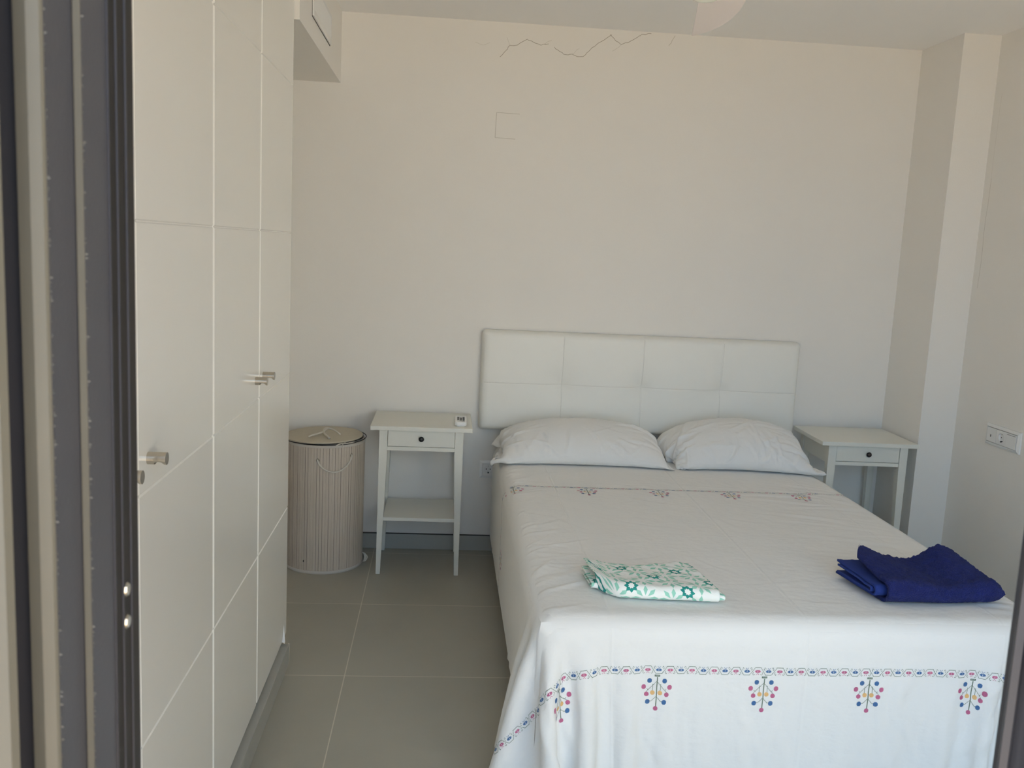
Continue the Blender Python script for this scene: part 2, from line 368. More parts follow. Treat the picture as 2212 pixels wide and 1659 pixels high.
for i in range(6): bm.faces.new((vs[i], vs2[i], vs2[(i+1) % 6], vs[(i+1) % 6]))
bmesh.ops.bevel(bm, geom=bm.edges[:], offset=.0015, segments=2, affect='EDGES')
lk.bm(bm).build('lock_plate', M['steel'], leaf)

# ---------------------------------------------------------------- wardrobe
XW = -.531
ward = empty('wardrobe', (XW, 2.1825, 0))
tag(ward, 'tall glossy white built-in wardrobe with grooved doors and steel knobs, along the left', 'wardrobe')
wy = lambda y: y-2.1825
MB().box(XL-XW+.002, -.022, wy(1.085), wy(3.265), .0, H-.004).build('carcass', M['carcass'], ward)
gz = [.5628, 1.0469, 1.5349, 2.0226, 2.51]
def door_mesh(ya, yb):
    z0, z1, ch, gd, gw = .086, H-.012, .0065, .0028, .0034
    prof = [(z0, -ch*.6), (z0+.002, 0)]
    for g in gz: prof += [(g-gw, 0), (g-gw*.25, -gd), (g+gw*.25, -gd), (g+gw, 0)]
    prof += [(z1-.002, 0), (z1, -ch*.6)]
    cols = [(ya, 'b'), (ya, 'c'), (ya+ch*.45, 'd'), (ya+ch, 'f'), (yb-ch, 'f'), (yb-ch*.45, 'd'), (yb, 'c'), (yb, 'b')]
    V, Fc = [], []; n = len(prof)
    for y, kd in cols:
        for z, dx in prof:
            x = {'b': -.020, 'c': min(-ch, dx), 'd': min(-ch*.45, dx), 'f': dx}[kd]
            V.append((x, y, z))
    for i in range(len(cols)-1):
        for j in range(n-1): Fc.append((i*n+j, (i+1)*n+j, (i+1)*n+j+1, i*n+j+1))
    Fc.append(tuple(i*n for i in range(len(cols)))); Fc.append(tuple(i*n+n-1 for i in range(len(cols)))[::-1])
    nb = (len(cols)-1)*n; Fc.append((0, n-1, nb+n-1, nb))
    return MB().add(V, Fc)
def knob_mesh(y, z):
    """fat brushed cylinder on the door, scooped underneath as a finger pull"""
    R, Ln, n, mseg = .0118, .034, 40, 26; V = []
    for i in range(mseg+1):
        x = Ln*i/mseg
        for k in range(n):
            a = 2*PI*k/n; yy, zz = R*math.cos(a), R*math.sin(a)
            d = (x-.0215)/.0085
            if abs(d) < 1 and zz < 0:
                lim = -R+.0072*math.sqrt(max(0, 1-d*d)); zz = max(zz, lim)
            V.append((x, y+yy, z+zz))
    Fc = [(i*n+k, i*n+(k+1) % n, (i+1)*n+(k+1) % n, (i+1)*n+k) for i in range(mseg) for k in range(n)]
    Fc += [tuple(range(n))[::-1], tuple(range(mseg*n, (mseg+1)*n))]
    return MB().add(V, Fc)
edges = [1.100, 1.639, 2.183, 2.723, 3.265]
kn = {0: 1.560, 1: 1.699, 2: 2.670, 3: 2.780}
for i in range(4):
    d = door_mesh(wy(edges[i])+.002, wy(edges[i+1])-.002).build('door', M['lacquer'], ward)
    k = knob_mesh(wy(kn[i]), 1.106).build('knob', M['steel'], d, auto=35); k['label'] = 'brushed steel scooped knob'
# tiled plinth in front of the carcass
MB().box(-.0215, .0225, wy(1.085), wy(3.188), 0, .074, 0, .0015).build('plinth', M['base'], ward)
M['grout'] = simple('pale_grout', lin((196, 190, 178)), .8)
for y in (1.780, 2.438, 3.096): MB().box(.0226, .0229, wy(y)-.0012, wy(y)+.0012, .001, .073).build('grout_line', M['grout'], ward)
MB().box(.0180, .0235, wy(3.186), wy(3.190), .0, .0755).build('edge_trim', M['grout'], ward)
MB().add([(.0005, wy(3.168), .088), (.0005, wy(3.200), .086), (.0035, wy(3.184), .150), (.010, wy(3.166), .084), (.009, wy(3.180), .086)], [(0, 1, 2), (0, 3, 4, 2), (1, 2, 4)]).build('white_sliver', M['sliver'], ward)  # small pointed white piece near the last door's lower far corner

# vent grille on the bulkhead
vent = empty('air_vent', (-.515, 3.82, 2.38)); tag(vent, 'white wall vent grille with upright slats on the ceiling bulkhead above the wardrobe', 'vent')
y0, y1, z0, z1 = -.265, .25, -.060, .060
mb = MB()
mb.box(0, .007, y0, y0+.016, z0, z1, 0, .001).box(0, .007, y1-.016, y1, z0, z1, 0, .001).box(0, .007, y0+.016, y1-.016, z0, z0+.024, 0, .001).box(0, .007, y0+.016, y1-.016, z1-.014, z1, 0, .001)
mb.build('frame', M['plastic'], vent)
MB().box(.0002, .0012, y0-.003, y1+.003, z0-.003, z1+.003).build('shadow_gap', M['base_top'], vent)
MB().box(.0003, .0018, y0+.012, y1-.012, z0+.02, z1-.01).build('backing', M['dark'], vent)
for k in range(22):
    y = y0+.024+k*.0215
    if y > y1-.02: break
    a = .5; dy, dx = .0075, .0035
    MB().add([(.002, y, z0+.023), (.0062, y+.0145, z0+.023), (.0062, y+.0145, z1-.013), (.002, y, z1-.013), (.0035, y-.001, z0+.023), (.0072, y+.0135, z0+.023), (.0072, y+.0135, z1-.013), (.0035, y-.001, z1-.013)],
             [(0, 1, 2, 3), (7, 6, 5, 4), (0, 4, 5, 1), (3, 2, 6, 7), (0, 3, 7, 4), (1, 5, 6, 2)]).build('slat', M['plastic'], vent)

# ---------------------------------------------------------------- nightstands
def nightstand():
    """origin at the front left corner of the top, on the floor; 46 wide, 39 deep, 70 high"""
    r = empty('nightstand'); W_, DP, ZT = .46, .385, .70; th = .019
    MB().box(0, W_, 0, DP, ZT-th, ZT, 0, .0015).build('tabletop', M['paint'], r)
    for side in (0, 1):
        for back in (0, 1):
            xo = .040 if side == 0 else W_-.040; s_ = 1 if side == 0 else -1
            ya, yb_ = (.018, .055) if not back else (DP-.047, DP-.010)
            prof = [(xo, 0), (xo+s_*.019, 0), (xo+s_*.037, .56), (xo+s_*.037, ZT-th), (xo, ZT-th)]
            if not back: tp = (ya, ya, yb_-.016, yb_)
            else: tp = (ya+.016, ya, yb_, yb_)
            V = []
            for f in (0, 1):
                for x, z in prof:
                    t_ = min(1, z/.56); a = ya + (0 if not back else .016*(1-t_)); b = yb_ - (.016*(1-t_) if not back else 0)
                    V.append((x, a if f == 0 else b, z))
            Fc = [(0, 1, 2, 3, 4), (9, 8, 7, 6, 5)]+[(i, 5+i, 5+(i+1) % 5, (i+1) % 5) for i in range(5)]
            o = MB().add(V, Fc).build('leg', M['paint'], r)
    xi0, xi1 = .077, W_-.077
    MB().box(xi0, xi1, .024, .040, .585, .603, 0, .001).build('front_rail', M['paint'], r)
    dr = MB().box(xi0+.002, xi1-.002, .021, .038, .6055, ZT-th-.002, 0, .001).build('drawer', M['paint'], r)
    MB().box(xi0+.006, xi1-.006, .038, .33, .612, .672).build('drawer_box', M['carcass'], dr)
    kb = MB().lathe([(0, -.021), (.006, -.0205), (.0105, -.018), (.0125, -.013), (.0105, -.008), (.005, -.005), (.0045, 0)], (W_/2, .021, .643), 24, 'y').build('knob', M['black'], dr, smooth=True)
    part_label(kb, 'round black knob')
    for x0, x1 in ((.046, .060), (W_-.060, W_-.046)): MB().box(x0, x1, .055, DP-.047, .590, ZT-th).build('side_panel', M['paint'], r)
    MB().box(xi0, xi1, DP-.03, DP-.014, .590, ZT-th).build('back_panel', M['paint'], r)
    MB().box(.0665, W_-.0665, .030, DP-.022, .252, .268, 0, .001).build('shelf', M['paint'], r)
    return r
ns = nightstand(); ns.location = (-.308, 4.100, 0)
tag(ns, 'white bedside table holding the remote control, with visible lower shelf, left of the bed', 'nightstand', 'bedside tables beside the bed')
ns2 = copy_tree(ns); ns2.location = (1.779, 4.082, 0); ns2.rotation_euler = (0, 0, math.radians(-1.0))
tag(ns2, 'white bedside table with empty top, in the corner right of the bed', 'nightstand', 'bedside tables beside the bed')

# remote control
rm = empty('remote_control', (.0985, 4.150, .7), math.radians(-1.0)); tag(rm, 'small white air conditioner remote control with dark buttons on the left bedside table', 'remote control')
def rrect(w_, l_, r, y0, n=7):
    out = []
    for cx_, cy_, a0_ in ((w_/2-r, y0+l_-r, 0), (-w_/2+r, y0+l_-r, PI/2), (-w_/2+r, y0+r, PI), (w_/2-r, y0+r, 1.5*PI)):
        for k in range(n+1): a = a0_+PI/2*k/n; out.append((cx_+r*math.cos(a), cy_+r*math.sin(a)))
    return out
V = []; lay = ((.0014, .0030), (.0030, .0010), (.0060, 0), (.0140, 0), (.0172, .0010), (.0190, .0028), (.0198, .0060))
for z_, ins_ in lay: V += [(x, y, z_) for x, y in rrect(.054-2*ins_, .165-2*ins_, .012-ins_*.8, .0025+ins_)]
n_r = len(V)//len(lay)
Fc = [(i*n_r+k, i*n_r+(k+1) % n_r, (i+1)*n_r+(k+1) % n_r, (i+1)*n_r+k) for i in range(len(lay)-1) for k in range(n_r)]+[tuple(range(n_r))[::-1], tuple(range((len(lay)-1)*n_r, len(lay)*n_r))]
MB().add(V, Fc).build('body', M['plastic'], rm, auto=50)
MB().box(-.017, .017, -.0035, .010, .0006, .0060, 0, .001).build('end_clip', M['plastic'], rm)
for a in range(3):
    for b in range(6):
        if (a, b) in ((1, 5), (0, 0)): continue
        MB().box(-.0175+a*.0125, -.0075+a*.0125, .045+b*.015, .045+b*.015+.0085, .0199, .0206, 0, .0003).build('button', M['grey_plastic'], rm)
MB().box(-.017, .017, .020, .036, .0198, .0202).build('display', simple('display_glass', (.25, .27, .25), .15), rm)

# ---------------------------------------------------------------- sockets
def disc_recess(mb, c, R, n=32, m=0): pass
sk = empty('wall_socket', (.2525, D, .421)); tag(sk, 'single white wall socket on the back wall between left bedside table and bed', 'socket')
def frame_ring(mb, w, h, t, dp, inner):
    """bevelled picture-frame plate facing -y"""
    o = [(-w/2, -h/2), (w/2, -h/2), (w/2, h/2), (-w/2, h/2)]
    s1 = [(x*(1-2*t/w), z*(1-2*t/h)) for x, z in o]; s2 = [(x*inner[0]/w, z*inner[1]/h) for x, z in o]
    V = [(x, 0, z) for x, z in o]+[(x, -dp*.55, z) for x, z in o]+[(x, -dp, z) for x, z in s1]+[(x, -dp, z) for x, z in s2]+[(x, -dp*.7, z) for x, z in s2]
    Fc = []
    for L_ in range(4):
        for i in range(4): Fc.append((L_*4+i, L_*4+(i+1) % 4, L_*4+4+(i+1) % 4, L_*4+4+i))
    mb.add(V, Fc)
def holed_plate(mb, x0, x1, z0, z1, cx, cz, R, yf, yb, n=48):
    V = []
    for k in range(n):
        a = 2*PI*(k+.5)/n; c, s_ = math.cos(a), math.sin(a)
        tx = ((x1 if c > 0 else x0)-cx)/c if abs(c) > 1e-6 else 1e9; tz = ((z1 if s_ > 0 else z0)-cz)/s_ if abs(s_) > 1e-6 else 1e9
        t_ = min(tx, tz); V.append((cx+c*t_, yb, cz+s_*t_)); V.append((cx+c*t_, yf, cz+s_*t_)); V.append((cx+c*R, yf, cz+s_*R)); V.append((cx+c*R*.985, yb, cz+s_*R*.985))
    mb.add(V, [(4*k+j, 4*((k+1) % n)+j, 4*((k+1) % n)+j+1, 4*k+j+1) for k in range(n) for j in range(3)]); return mb
def schuko(parent, cx, cz, dp):
    mb = MB(); R = .0195; n = 40
    prof = [(.027, 0), (.027, -.0)]
    V = []
    for r_, h_ in ((R-.0004, -dp), (R+.0012, -dp-.0006), (R+.0022, -dp-.0004), (R+.0026, -dp+.0004)):
        for k in range(n): V.append((cx+r_*math.cos(2*PI*k/n), h_, cz+r_*math.sin(2*PI*k/n)))
    mb.add(V, [(i*n+k, i*n+(k+1) % n, (i+1)*n+(k+1) % n, (i+1)*n+k) for i in range(3) for k in range(n)])
    mb.add([(cx+R*math.cos(2*PI*k/n), -dp+.0082, cz+R*math.sin(2*PI*k/n)) for k in range(n)], [tuple(range(n))])
    ins = mb.build('socket_insert', M['plastic'], parent, auto=40)
    h = MB()
    for s_ in (-1, 1): h.add([(cx+s_*.0095+.0028*math.cos(2*PI*k/14), -dp+.0079, cz+.0028*math.sin(2*PI*k/14)) for k in range(14)], [tuple(range(14))])
    h.build('pin_holes', M['dark'], ins)
    MB().box(cx-.0030, cx+.0030, -dp-.0008, -dp+.008, cz-.0195, cz-.0140).build('earth_contact', M['dark'], ins)
    MB().box(cx-.0030, cx+.0030, -dp-.0008, -dp+.008, cz+.0140, cz+.0195).build('earth_contact', M['plug'], ins); return ins
mb = MB(); frame_ring(mb, .088, .088, .012, .0105, (.058, .058)); mb.build('cover_plate', M['plastic'], sk)
holed_plate(MB(), -.0275, .0275, -.0275, .0275, 0, 0, .0195, -.0110, .0).build('insert_plate', M['plastic'], sk, auto=40)
schuko(sk, 0, 0, .0110)
pn = empty('socket_panel', (XR, 3.742, .8095), math.radians(-90)); tag(pn, 'wide white three-gang panel with small port, round socket and switch on the right wall', 'socket')
mb = MB(); frame_ring(mb, .243, .092, .010, .013, (.214, .066)); mb.build('cover_plate', M['plastic'], pn)
MB().box(-.105, -.036, -.0138, -.006, -.031, .031, 0, .0008).build('port_module', M['plastic'], pn)
holed_plate(MB(), -.0345, .0345, -.031, .031, 0, 0, .0195, -.0138, .0).build('socket_module', M['plastic'], pn, auto=40)
MB().box(.036, .104, -.0150, -.006, -.031, .031, 0, .0012).build('switch_rocker', M['plastic'], pn)
MB().box(.041, .099, -.0156, -.0148, .0240, .0255).build('rocker_line', M['grey_plastic'], pn)
MB().box(-.079, -.073, -.0143, -.0130, -.010, .000).build('port', M['grey_plastic'], pn)
schuko(pn, 0, 0, .0138)

# ---------------------------------------------------------------- hamper
hm = empty('laundry_hamper', (-.528, 4.279, 0)); tag(hm, 'round bleached bamboo laundry hamper with rope handles, between wardrobe and left bedside table', 'laundry hamper')
HR, HH = .183, .600
n_s = 84; V = []; Fc = []; ring = []
for k in range(n_s):
    for f, dr_ in ((.06, 0), (.5, .0008), (.94, 0), (1.0, -.0018)):
        a = 2*PI*(k+f)/n_s; ring.append((a, HR+dr_))
nr = len(ring)
for z in (.012, .2, .4, HH-.008):
    for a, r in ring: V.append((r*math.cos(a), r*math.sin(a), z))
for i in range(3):
    for k in range(nr): Fc.append((i*nr+k, i*nr+(k+1) % nr, (i+1)*nr+(k+1) % nr, (i+1)*nr+k))
gr_ = random.Random(2); dark_ = [gr_.random() < .62 for _ in range(n_s)]
grooves = [1 if (k % 4) in (2, 3) and dark_[k//4] else 0 for i in range(3) for k in range(nr)]
body = mesh_obj('slatted_body', V, Fc, [M['bamboo'], simple('slat_gap', lin((132, 122, 114)), .95)], hm, midx=grooves)
MB().lathe([(0, .002), (HR+.001, 0), (HR+.0035, .004), (HR+.0035, .011), (HR+.001, .014), (HR-.01, .020)], (0, 0, 0), 64).build('bottom_rim', M['rim'], hm, auto=40)
MB().lathe([(HR-.008, HH-.012), (HR+.0008, HH-.010), (HR+.0022, HH-.007), (HR+.0022, HH-.001), (HR+.001, HH+.002), (HR-.008, HH+.002)], (0, 0, 0), 64).build('top_rim', M['rim'], hm, auto=40)
MB().lathe([(HR-.02, HH-.03), (HR-.006, HH+.001), (HR-.004, HH+.005), (HR-.007, HH+.007), (HR-.03, HH+.004), (0, HH-.01)], (0, 0, 0), 64).build('liner', M['rim'], hm, auto=60)
MB().tube([((HR+.0015)*math.cos(a)+.004, (HR+.0015)*math.sin(a), HH+.004+.007*max(0, math.cos(a-.3))) for a in [2*PI*k/72 for k in range(73)]], .0020, 8, cap=False).build('wire_hoop', M['black'], hm, smooth=True)
lid = MB().lathe([(0, 0), (HR-.004, 0), (HR-.0015, .002), (HR-.0015, .006), (HR-.004, .0078), (0, .0085)], (0, 0, 0), 72).build('lid', M['lid'], hm, auto=30)
lid.location = (-.008, 0, HH+.010); lid.rotation_euler = (math.radians(0.6), math.radians(-1.2), 0)
MB().tube([((HR-.001)*math.cos(a), (HR-.001)*math.sin(a), -.001) for a in [2*PI*k/72 for k in range(73)]], .0021, 8, cap=False).build('lid_wire', M['black'], lid, smooth=True)
def smooth_pts(ctrl, n=10):
    P_ = [Vector(p) for p in ctrl]; P_ = [2*P_[0]-P_[1]]+P_+[2*P_[-1]-P_[-2]]; out = []
    for i in range(1, len(P_)-2):
        p0, p1, p2, p3 = P_[i-1:i+3]
        for k in range(n):
            t_ = k/n; out.append(.5*((2*p1)+(p2-p0)*t_+(2*p0-5*p1+4*p2-p3)*t_*t_+(3*p1-p0-3*p2+p3)*t_**3))
    return out+[P_[-2]]
mb = MB()
mb.tube(smooth_pts([(-.060, -.075, .010), (-.045, -.070, .016), (-.012, -.030, .019), (.000, -.010, .022), (-.002, .030, .024), (.010, .048, .026), (.040, .032, .022), (.070, -.005, .014), (.078, -.012, .008)]), .0040, 10)
mb.tube(smooth_pts([(.040, -.105, .009), (.032, -.090, .014), (.012, -.050, .018), (.002, -.015, .022), (.006, .025, .024), (.012, .045, .024)]), .0042, 10)
part_label(mb.build('rope_pull', M['rope'], lid, smooth=True), 'knotted white rope pull')
mb = MB(); a0, a1 = math.radians(-93), math.radians(-43)
hp = []
for k in range(21):
    f = k/20; a = a0+(a1-a0)*f; s_ = math.sin(PI*f)
    z = .534+.016*f-.060*(s_**.62); r = HR+.004+.006*s_
    hp.append((r*math.cos(a), r*math.sin(a), z))
hp = [((HR-.01)*math.cos(a0), (HR-.01)*math.sin(a0), .536)]+hp+[((HR-.01)*math.cos(a1), (HR-.01)*math.sin(a1), .551)]
part_label(MB().tube(smooth_pts(hp, 4), .0038, 10).build('rope_handle', M['rope'], hm, smooth=True), 'white rope handle hanging in a loop')
for a, z in ((a0, .534), (a1, .549)):
    o = MB().lathe([(.0048, .0), (.0058, .0018), (.0075, .0018), (.0085, 0)], (0, 0, 0), 24, 'x').build('eyelet', M['steel'], hm, smooth=True)
    o.location = ((HR+.0008)*math.cos(a), (HR+.0008)*math.sin(a), z); o.rotation_euler = (0, 0, a)
    o2 = MB().lathe([(.0062, .0), (.0055, .0009), (0, .0009)], (0, 0, 0), 16, 'x').build('hole', M['dark'], o)
mb = MB()
mb.tube(smooth_pts([(.068, -.176, HH+.001), (.085, -.168, HH+.009), (.12, -.146, HH+.010), (.145, -.118, HH+.010)], 6), .0026, 8)
mb.tube(smooth_pts([(.100, -.165, HH-.004), (.098, -.160, HH+.008), (.108, -.150, HH+.012)], 6), .0024, 8)
mb.build('lid_tie', M['rope'], hm, smooth=True)
mb = MB()
for dx, dz in ((.018, .004), (.010, .002), (.024, .012), (.014, .02)):
    mb.tube(smooth_pts([(.182, -.010, .052), (.186+dx*.5, -.014, .050-dz*.3), (.186+dx, -.018, .030), (.184+dx*.7, -.022, .008+dz*.3)], 6), .0021, 8)
mb.build('tie_string', M['rope'], hm, smooth=True)
MB().lathe([(0, .0), (.0042, .0006), (.005, .0)], (0, 0, 0), 14, 'y').build('rivet', M['dark'], hm).location = (-.066, -.171, .058)
for o in [q for q in C.objects if q.name.startswith('rivet')]: o.rotation_euler = (0, 0, 0)

# ---------------------------------------------------------------- ceiling fan
fan = empty('ceiling_fan', (.633, 2.42, H)); tag(fan, 'white ceiling fan with one curved blade showing at the top edge', 'ceiling fan')
MB().lathe([(0, 0), (.065, 0), (.06, -.04), (.02, -.06), (0, -.06)], (0, 0, 0), 32).build('canopy', M['fan'], fan, auto=40)
MB().lathe([(.013, -.05), (.013, -.26)], (0, 0, 0), 16).build('down_rod', M['fan'], fan, auto=40)
MB().lathe([(0, -.24), (.05, -.245), (.080, -.27), (.080, -.325), (.06, -.345), (0, -.345)], (0, 0, 0), 40).build('motor_housing', M['fan'], fan, auto=40)
MB().lathe([(.058, -.345), (.055, -.364), (.044, -.383), (.028, -.393), (.012, -.3965), (0, -.397)], (0, 0, 0), 40).build('lamp_dome', M['opal'], fan, smooth=True)
def blade():
    Lp = [(.05, .000), (.20, .035), (.32, .061), (.44, .088), (.589, .120)]
    Rp = [(.05, .110), (.155, .152), (.255, .168), (.35, .174), (.431, .170)]
    V = []; ns_ = 10; nu = 24
    def ev(pl, f):
        f *= len(pl)-1; i = min(int(f), len(pl)-2); g = f-i; g2 = g
        return (pl[i][0]*(1-g2)+pl[i+1][0]*g2, pl[i][1]*(1-g2)+pl[i+1][1]*g2)
    for i in range(nu+1):
        a = ev(Lp, i/nu); b = ev(Rp, i/nu)
        for j in range(ns_+1):
            g = j/ns_; x = a[1]*(1-g)+b[1]*g; y = a[0]*(1-g)+b[0]*g
            z = -.347-.004*math.sin(PI*g)
            V.append((x-.0, y, z))
    N = len(V); V += [(x, y, z+.006+.004*max(0, y-.35)/.2) for x, y, z in V]; n = ns_+1; Fc = []
    for i in range(nu):
        for j in range(ns_):
            Fc.append((i*n+j, i*n+j+1, (i+1)*n+j+1, (i+1)*n+j)); Fc.append(tuple(N+q for q in (i*n+j, (i+1)*n+j, (i+1)*n+j+1, i*n+j+1)))
    bd = [j for j in range(n)]+[i*n+ns_ for i in range(1, nu+1)]+[nu*n+j for j in range(ns_-1, -1, -1)]+[i*n for i in range(nu-1, 0, -1)]
    for a, b in zip(bd, bd[1:]+bd[:1]): Fc.append((a, N+a, N+b, b))
    return MB().add(V, Fc).build('blade', M['fan'], fan, auto=30)
b0 = blade()
for k in (1, 2):
    b = b0.copy(); C.objects.link(b); b.parent = fan; b.rotation_euler = (0, 0, 2*PI*k/3)

# ---------------------------------------------------------------- bed: base, mattress, headboard
BX0, BX1, BY0, BY1, BZ = .272, 1.728, 2.285, 4.415, .566
bed = empty('bed', (1.0, 3.35, 0)); tag(bed, 'double bed almost wholly hidden under the white embroidered coverlet, below the headboard', 'bed')
MB().box(BX0-1.0+.012, BX1-1.0-.012, BY0-3.35+.012, BY1-3.35, .06, .31, 0, .01).build('base', M['bed'], bed)
MB().box(BX0-1.0, BX1-1.0, BY0-3.35, BY1-3.35, .31, BZ-.004, 0, .045).build('mattress', M['cotton'], bed, auto=60)
for x in (BX0-1+.08, BX1-1-.08):
    for y in (BY0-3.35+.08, BY1-3.35-.08): MB().lathe([(.025, 0), (.03, .06)], (x, y, 0), 20).build('leg', M['black'], bed)
hb = empty('headboard', (.985, D-.004, .63)); tag(hb, 'cream leatherette headboard with three button tufts on the back wall behind the pillows', 'headboard')
nx, nz = 240, 90; Wh, Hh, Th = 1.586, .492, .062; V = []; uvs = []
def hdepth(x, z):
    ex = min(x, Wh-x); ez = min(z, Hh-z); r = .028
    e = min(ex, ez); 
    def rd(d): d = max(0, min(1, d/r)); return math.sqrt(max(0, 1-(1-d)**2))
    d = rd(ex)*rd(ez)
    y = .020+(Th-.020)*d
    zs = .236
    for k in (1, 2, 3):
        xs = Wh*k/4; y -= .0016*math.exp(-((x-xs)/.0022)**2)
        rr = math.hypot((x-xs)/1.25, z-zs); y -= .016*math.exp(-(rr/.028)**2)+.013*math.exp(-(rr/.075)**2)
    y -= .0016*math.exp(-((z-zs)/.0022)**2)
    y += .004*math.sin(PI*x/Wh)*math.sin(PI*z/Hh)
    return y
def nonuni(n, Lt, extra):
    p = set([Lt*i/n for i in range(n+1)])
    for e in extra:
        for d in (-.004, -.0022, -.0011, 0, .0011, .0022, .004): p.add(e+d)
    for d in (.001, .003, .006, .01, .015): p.add(d); p.add(Lt-d)
    return sorted(p)
xs_ = nonuni(nx//2, Wh, [Wh*k/4 for k in (1, 2, 3)]); zs_ = nonuni(nz//2, Hh, [.236])
for z in zs_:
    for x in xs_:
        px_, pz_ = x, z; rc = .024
        ex, ez = min(x, Wh-x), min(z, Hh-z)
        if ex < rc and ez < rc:
            a_, b_ = 1-ex/rc, 1-ez/rc; a2, b2 = a_*math.sqrt(1-b_*b_/2), b_*math.sqrt(1-a_*a_/2)
            px_ = rc-rc*a2 if x < Wh/2 else Wh-rc+rc*a2; pz_ = rc-rc*b2 if z < Hh/2 else Hh-rc+rc*b2
        V.append((px_-Wh/2, -hdepth(x, z), pz_))
nX, nZ = len(xs_), len(zs_); Fc = [(j*nX+i, j*nX+i+1, (j+1)*nX+i+1, (j+1)*nX+i) for j in range(nZ-1) for i in range(nX-1)]
N = len(V); bd = list(range(nX))+[j*nX+nX-1 for j in range(1, nZ)]+[(nZ-1)*nX+i for i in range(nX-2, -1, -1)]+[j*nX for j in range(nZ-2, 0, -1)]
V += [(V[i][0], 0, V[i][2]) for i in bd]
for q in range(len(bd)): Fc.append((bd[q], N+q, N+(q+1) % len(bd), bd[(q+1) % len(bd)]))
Fc.append(tuple(N+q for q in range(len(bd)))[::-1])
mesh_obj('padded_panel', V, Fc, M['leather'], hb, smooth=True)
# stitching along the seams
mb = MB()
def dash(x, z, along):
    y = -hdepth(x, z)-.0004; l, w_ = .0024, .0006
    if along == 'z': mb.add([(x-w_-Wh/2, y, z-l), (x+w_-Wh/2, y, z-l), (x+w_-Wh/2, y, z+l), (x-w_-Wh/2, y, z+l)], [(0, 1, 2, 3)])
    else: mb.add([(x-l-Wh/2, y, z-w_), (x+l-Wh/2, y, z-w_), (x+l-Wh/2, y, z+w_), (x-l-Wh/2, y, z+w_)], [(0, 1, 2, 3)])
for k in (1, 2, 3):
    z = .02
    while z < Hh-.02: dash(Wh*k/4+.0036, z, 'z'); z += .0075
x = .02
while x < Wh-.02: dash(x, .236+.0036, 'x'); x += .0075
mb.build('seam_stitching', M['stitch'], hb)

# ---------------------------------------------------------------- cloth solver (position based, vectorised by edge colour)
def colour_edges(E):
    cols = []; used = []
    order = np.arange(len(E)); res_ = [-1]*len(E); deg = {}
    for q in order:
        a, b = E[q]; m_ = deg.get(a, 0) | deg.get(b, 0); c = 0
        while m_ >> c & 1: c += 1
        res_[q] = c; deg[a] = deg.get(a, 0) | 1 << c; deg[b] = deg.get(b, 0) | 1 << c
    res_ = np.array(res_); return [np.where(res_ == c)[0] for c in range(res_.max()+1)]
def pbd(X, E, R0, K, steps, iters, collide, extra=None, g=-9.8, dt=.012, damp=.985, pinned=None):
    X = X.copy(); Vv = np.zeros_like(X); groups = []
    for idx in colour_edges([tuple(e) for e in E.tolist()]):
        groups.append((E[idx, 0], E[idx, 1], R0[idx], K[idx]*.5))
    for st_ in range(steps):
        P0 = X.copy(); Vv[:, 2] += g*dt
        if extra is not None: Vv += extra(X, st_)*dt
        X = X+Vv*dt
        for it in range(iters):
            for i, j, r, k in groups:
                d = X[j]-X[i]; l = np.sqrt((d*d).sum(1))+1e-9; cf = (k*(l-r)/l)[:, None]*d
                X[i] += cf; X[j] -= cf
            collide(X, P0)
        if pinned is not None: X[pinned] = P0[pinned]
        Vv = (X-P0)/dt*damp
    return X
def grid_edges(nu, nv, idx, rest, kd=.35, kb=.06, pos=None):
    E, K = [], []
    def add(a, b, k): E.append((a, b)); K.append(k)
    for j in range(nv):
        for i in range(nu):
            a = idx[j][i]
            if i+1 < nu: add(a, idx[j][i+1], 1.0)
            if j+1 < nv: add(a, idx[j+1][i], 1.0)
            if i+1 < nu and j+1 < nv: add(a, idx[j+1][i+1], kd); add(idx[j][i+1], idx[j+1][i], kd)
            if i+2 < nu: add(a, idx[j][i+2], kb)
            if j+2 < nv: add(a, idx[j+2][i], kb)
    return E, K
def cubic_up(G, f):
    """Catmull-Rom upsampling of a grid (nv,nu,3) by f along both axes"""
    def up1(A):
        n = A.shape[0]; Ap = np.concatenate([2*A[:1]-A[1:2], A, 2*A[-1:]-A[-2:-1]]); out = []
        for k in range(f):
            t_ = k/f; p0, p1, p2, p3 = Ap[0:n-1], Ap[1:n], Ap[2:n+1], Ap[3:n+2]
            out.append(.5*(2*p1+(p2-p0)*t_+(2*p0-5*p1+4*p2-p3)*t_**2+(3*p1-p0-3*p2+p3)*t_**3))
        B = np.stack(out, 1).reshape(((n-1)*f,)+A.shape[1:]); return np.concatenate([B, A[-1:]])
    return np.swapaxes(up1(np.swapaxes(up1(G), 0, 1)), 0, 1)

def creases(G, P, N, segs):
    """push fabric out along soft crease lines: segs of (u0, v0, u1, v1, width, height); P holds cloth coordinates"""
    H_ = np.zeros(G.shape[:2])
    for u0, v0, u1, v1, wd, ht in segs:
        dx, dy = u1-u0, v1-v0; L2 = dx*dx+dy*dy; tt = ((P[..., 0]-u0)*dx+(P[..., 1]-v0)*dy)/L2
        bow = .06*math.sqrt(L2)*np.sin(PI*np.clip(tt, 0, 1)); nl = math.sqrt(L2)
        d = ((P[..., 0]-u0)*(-dy)+(P[..., 1]-v0)*dx)/nl+bow
        env = np.clip(1-(2*tt-1)**2, 0, 1)**.7*((tt > 0) & (tt < 1)); q_ = d/wd
        H_ += ht*env*(np.exp(-q_*q_)-.55*np.exp(-((q_-1.7)/1.2)**2))
    return G+N*H_[..., None]

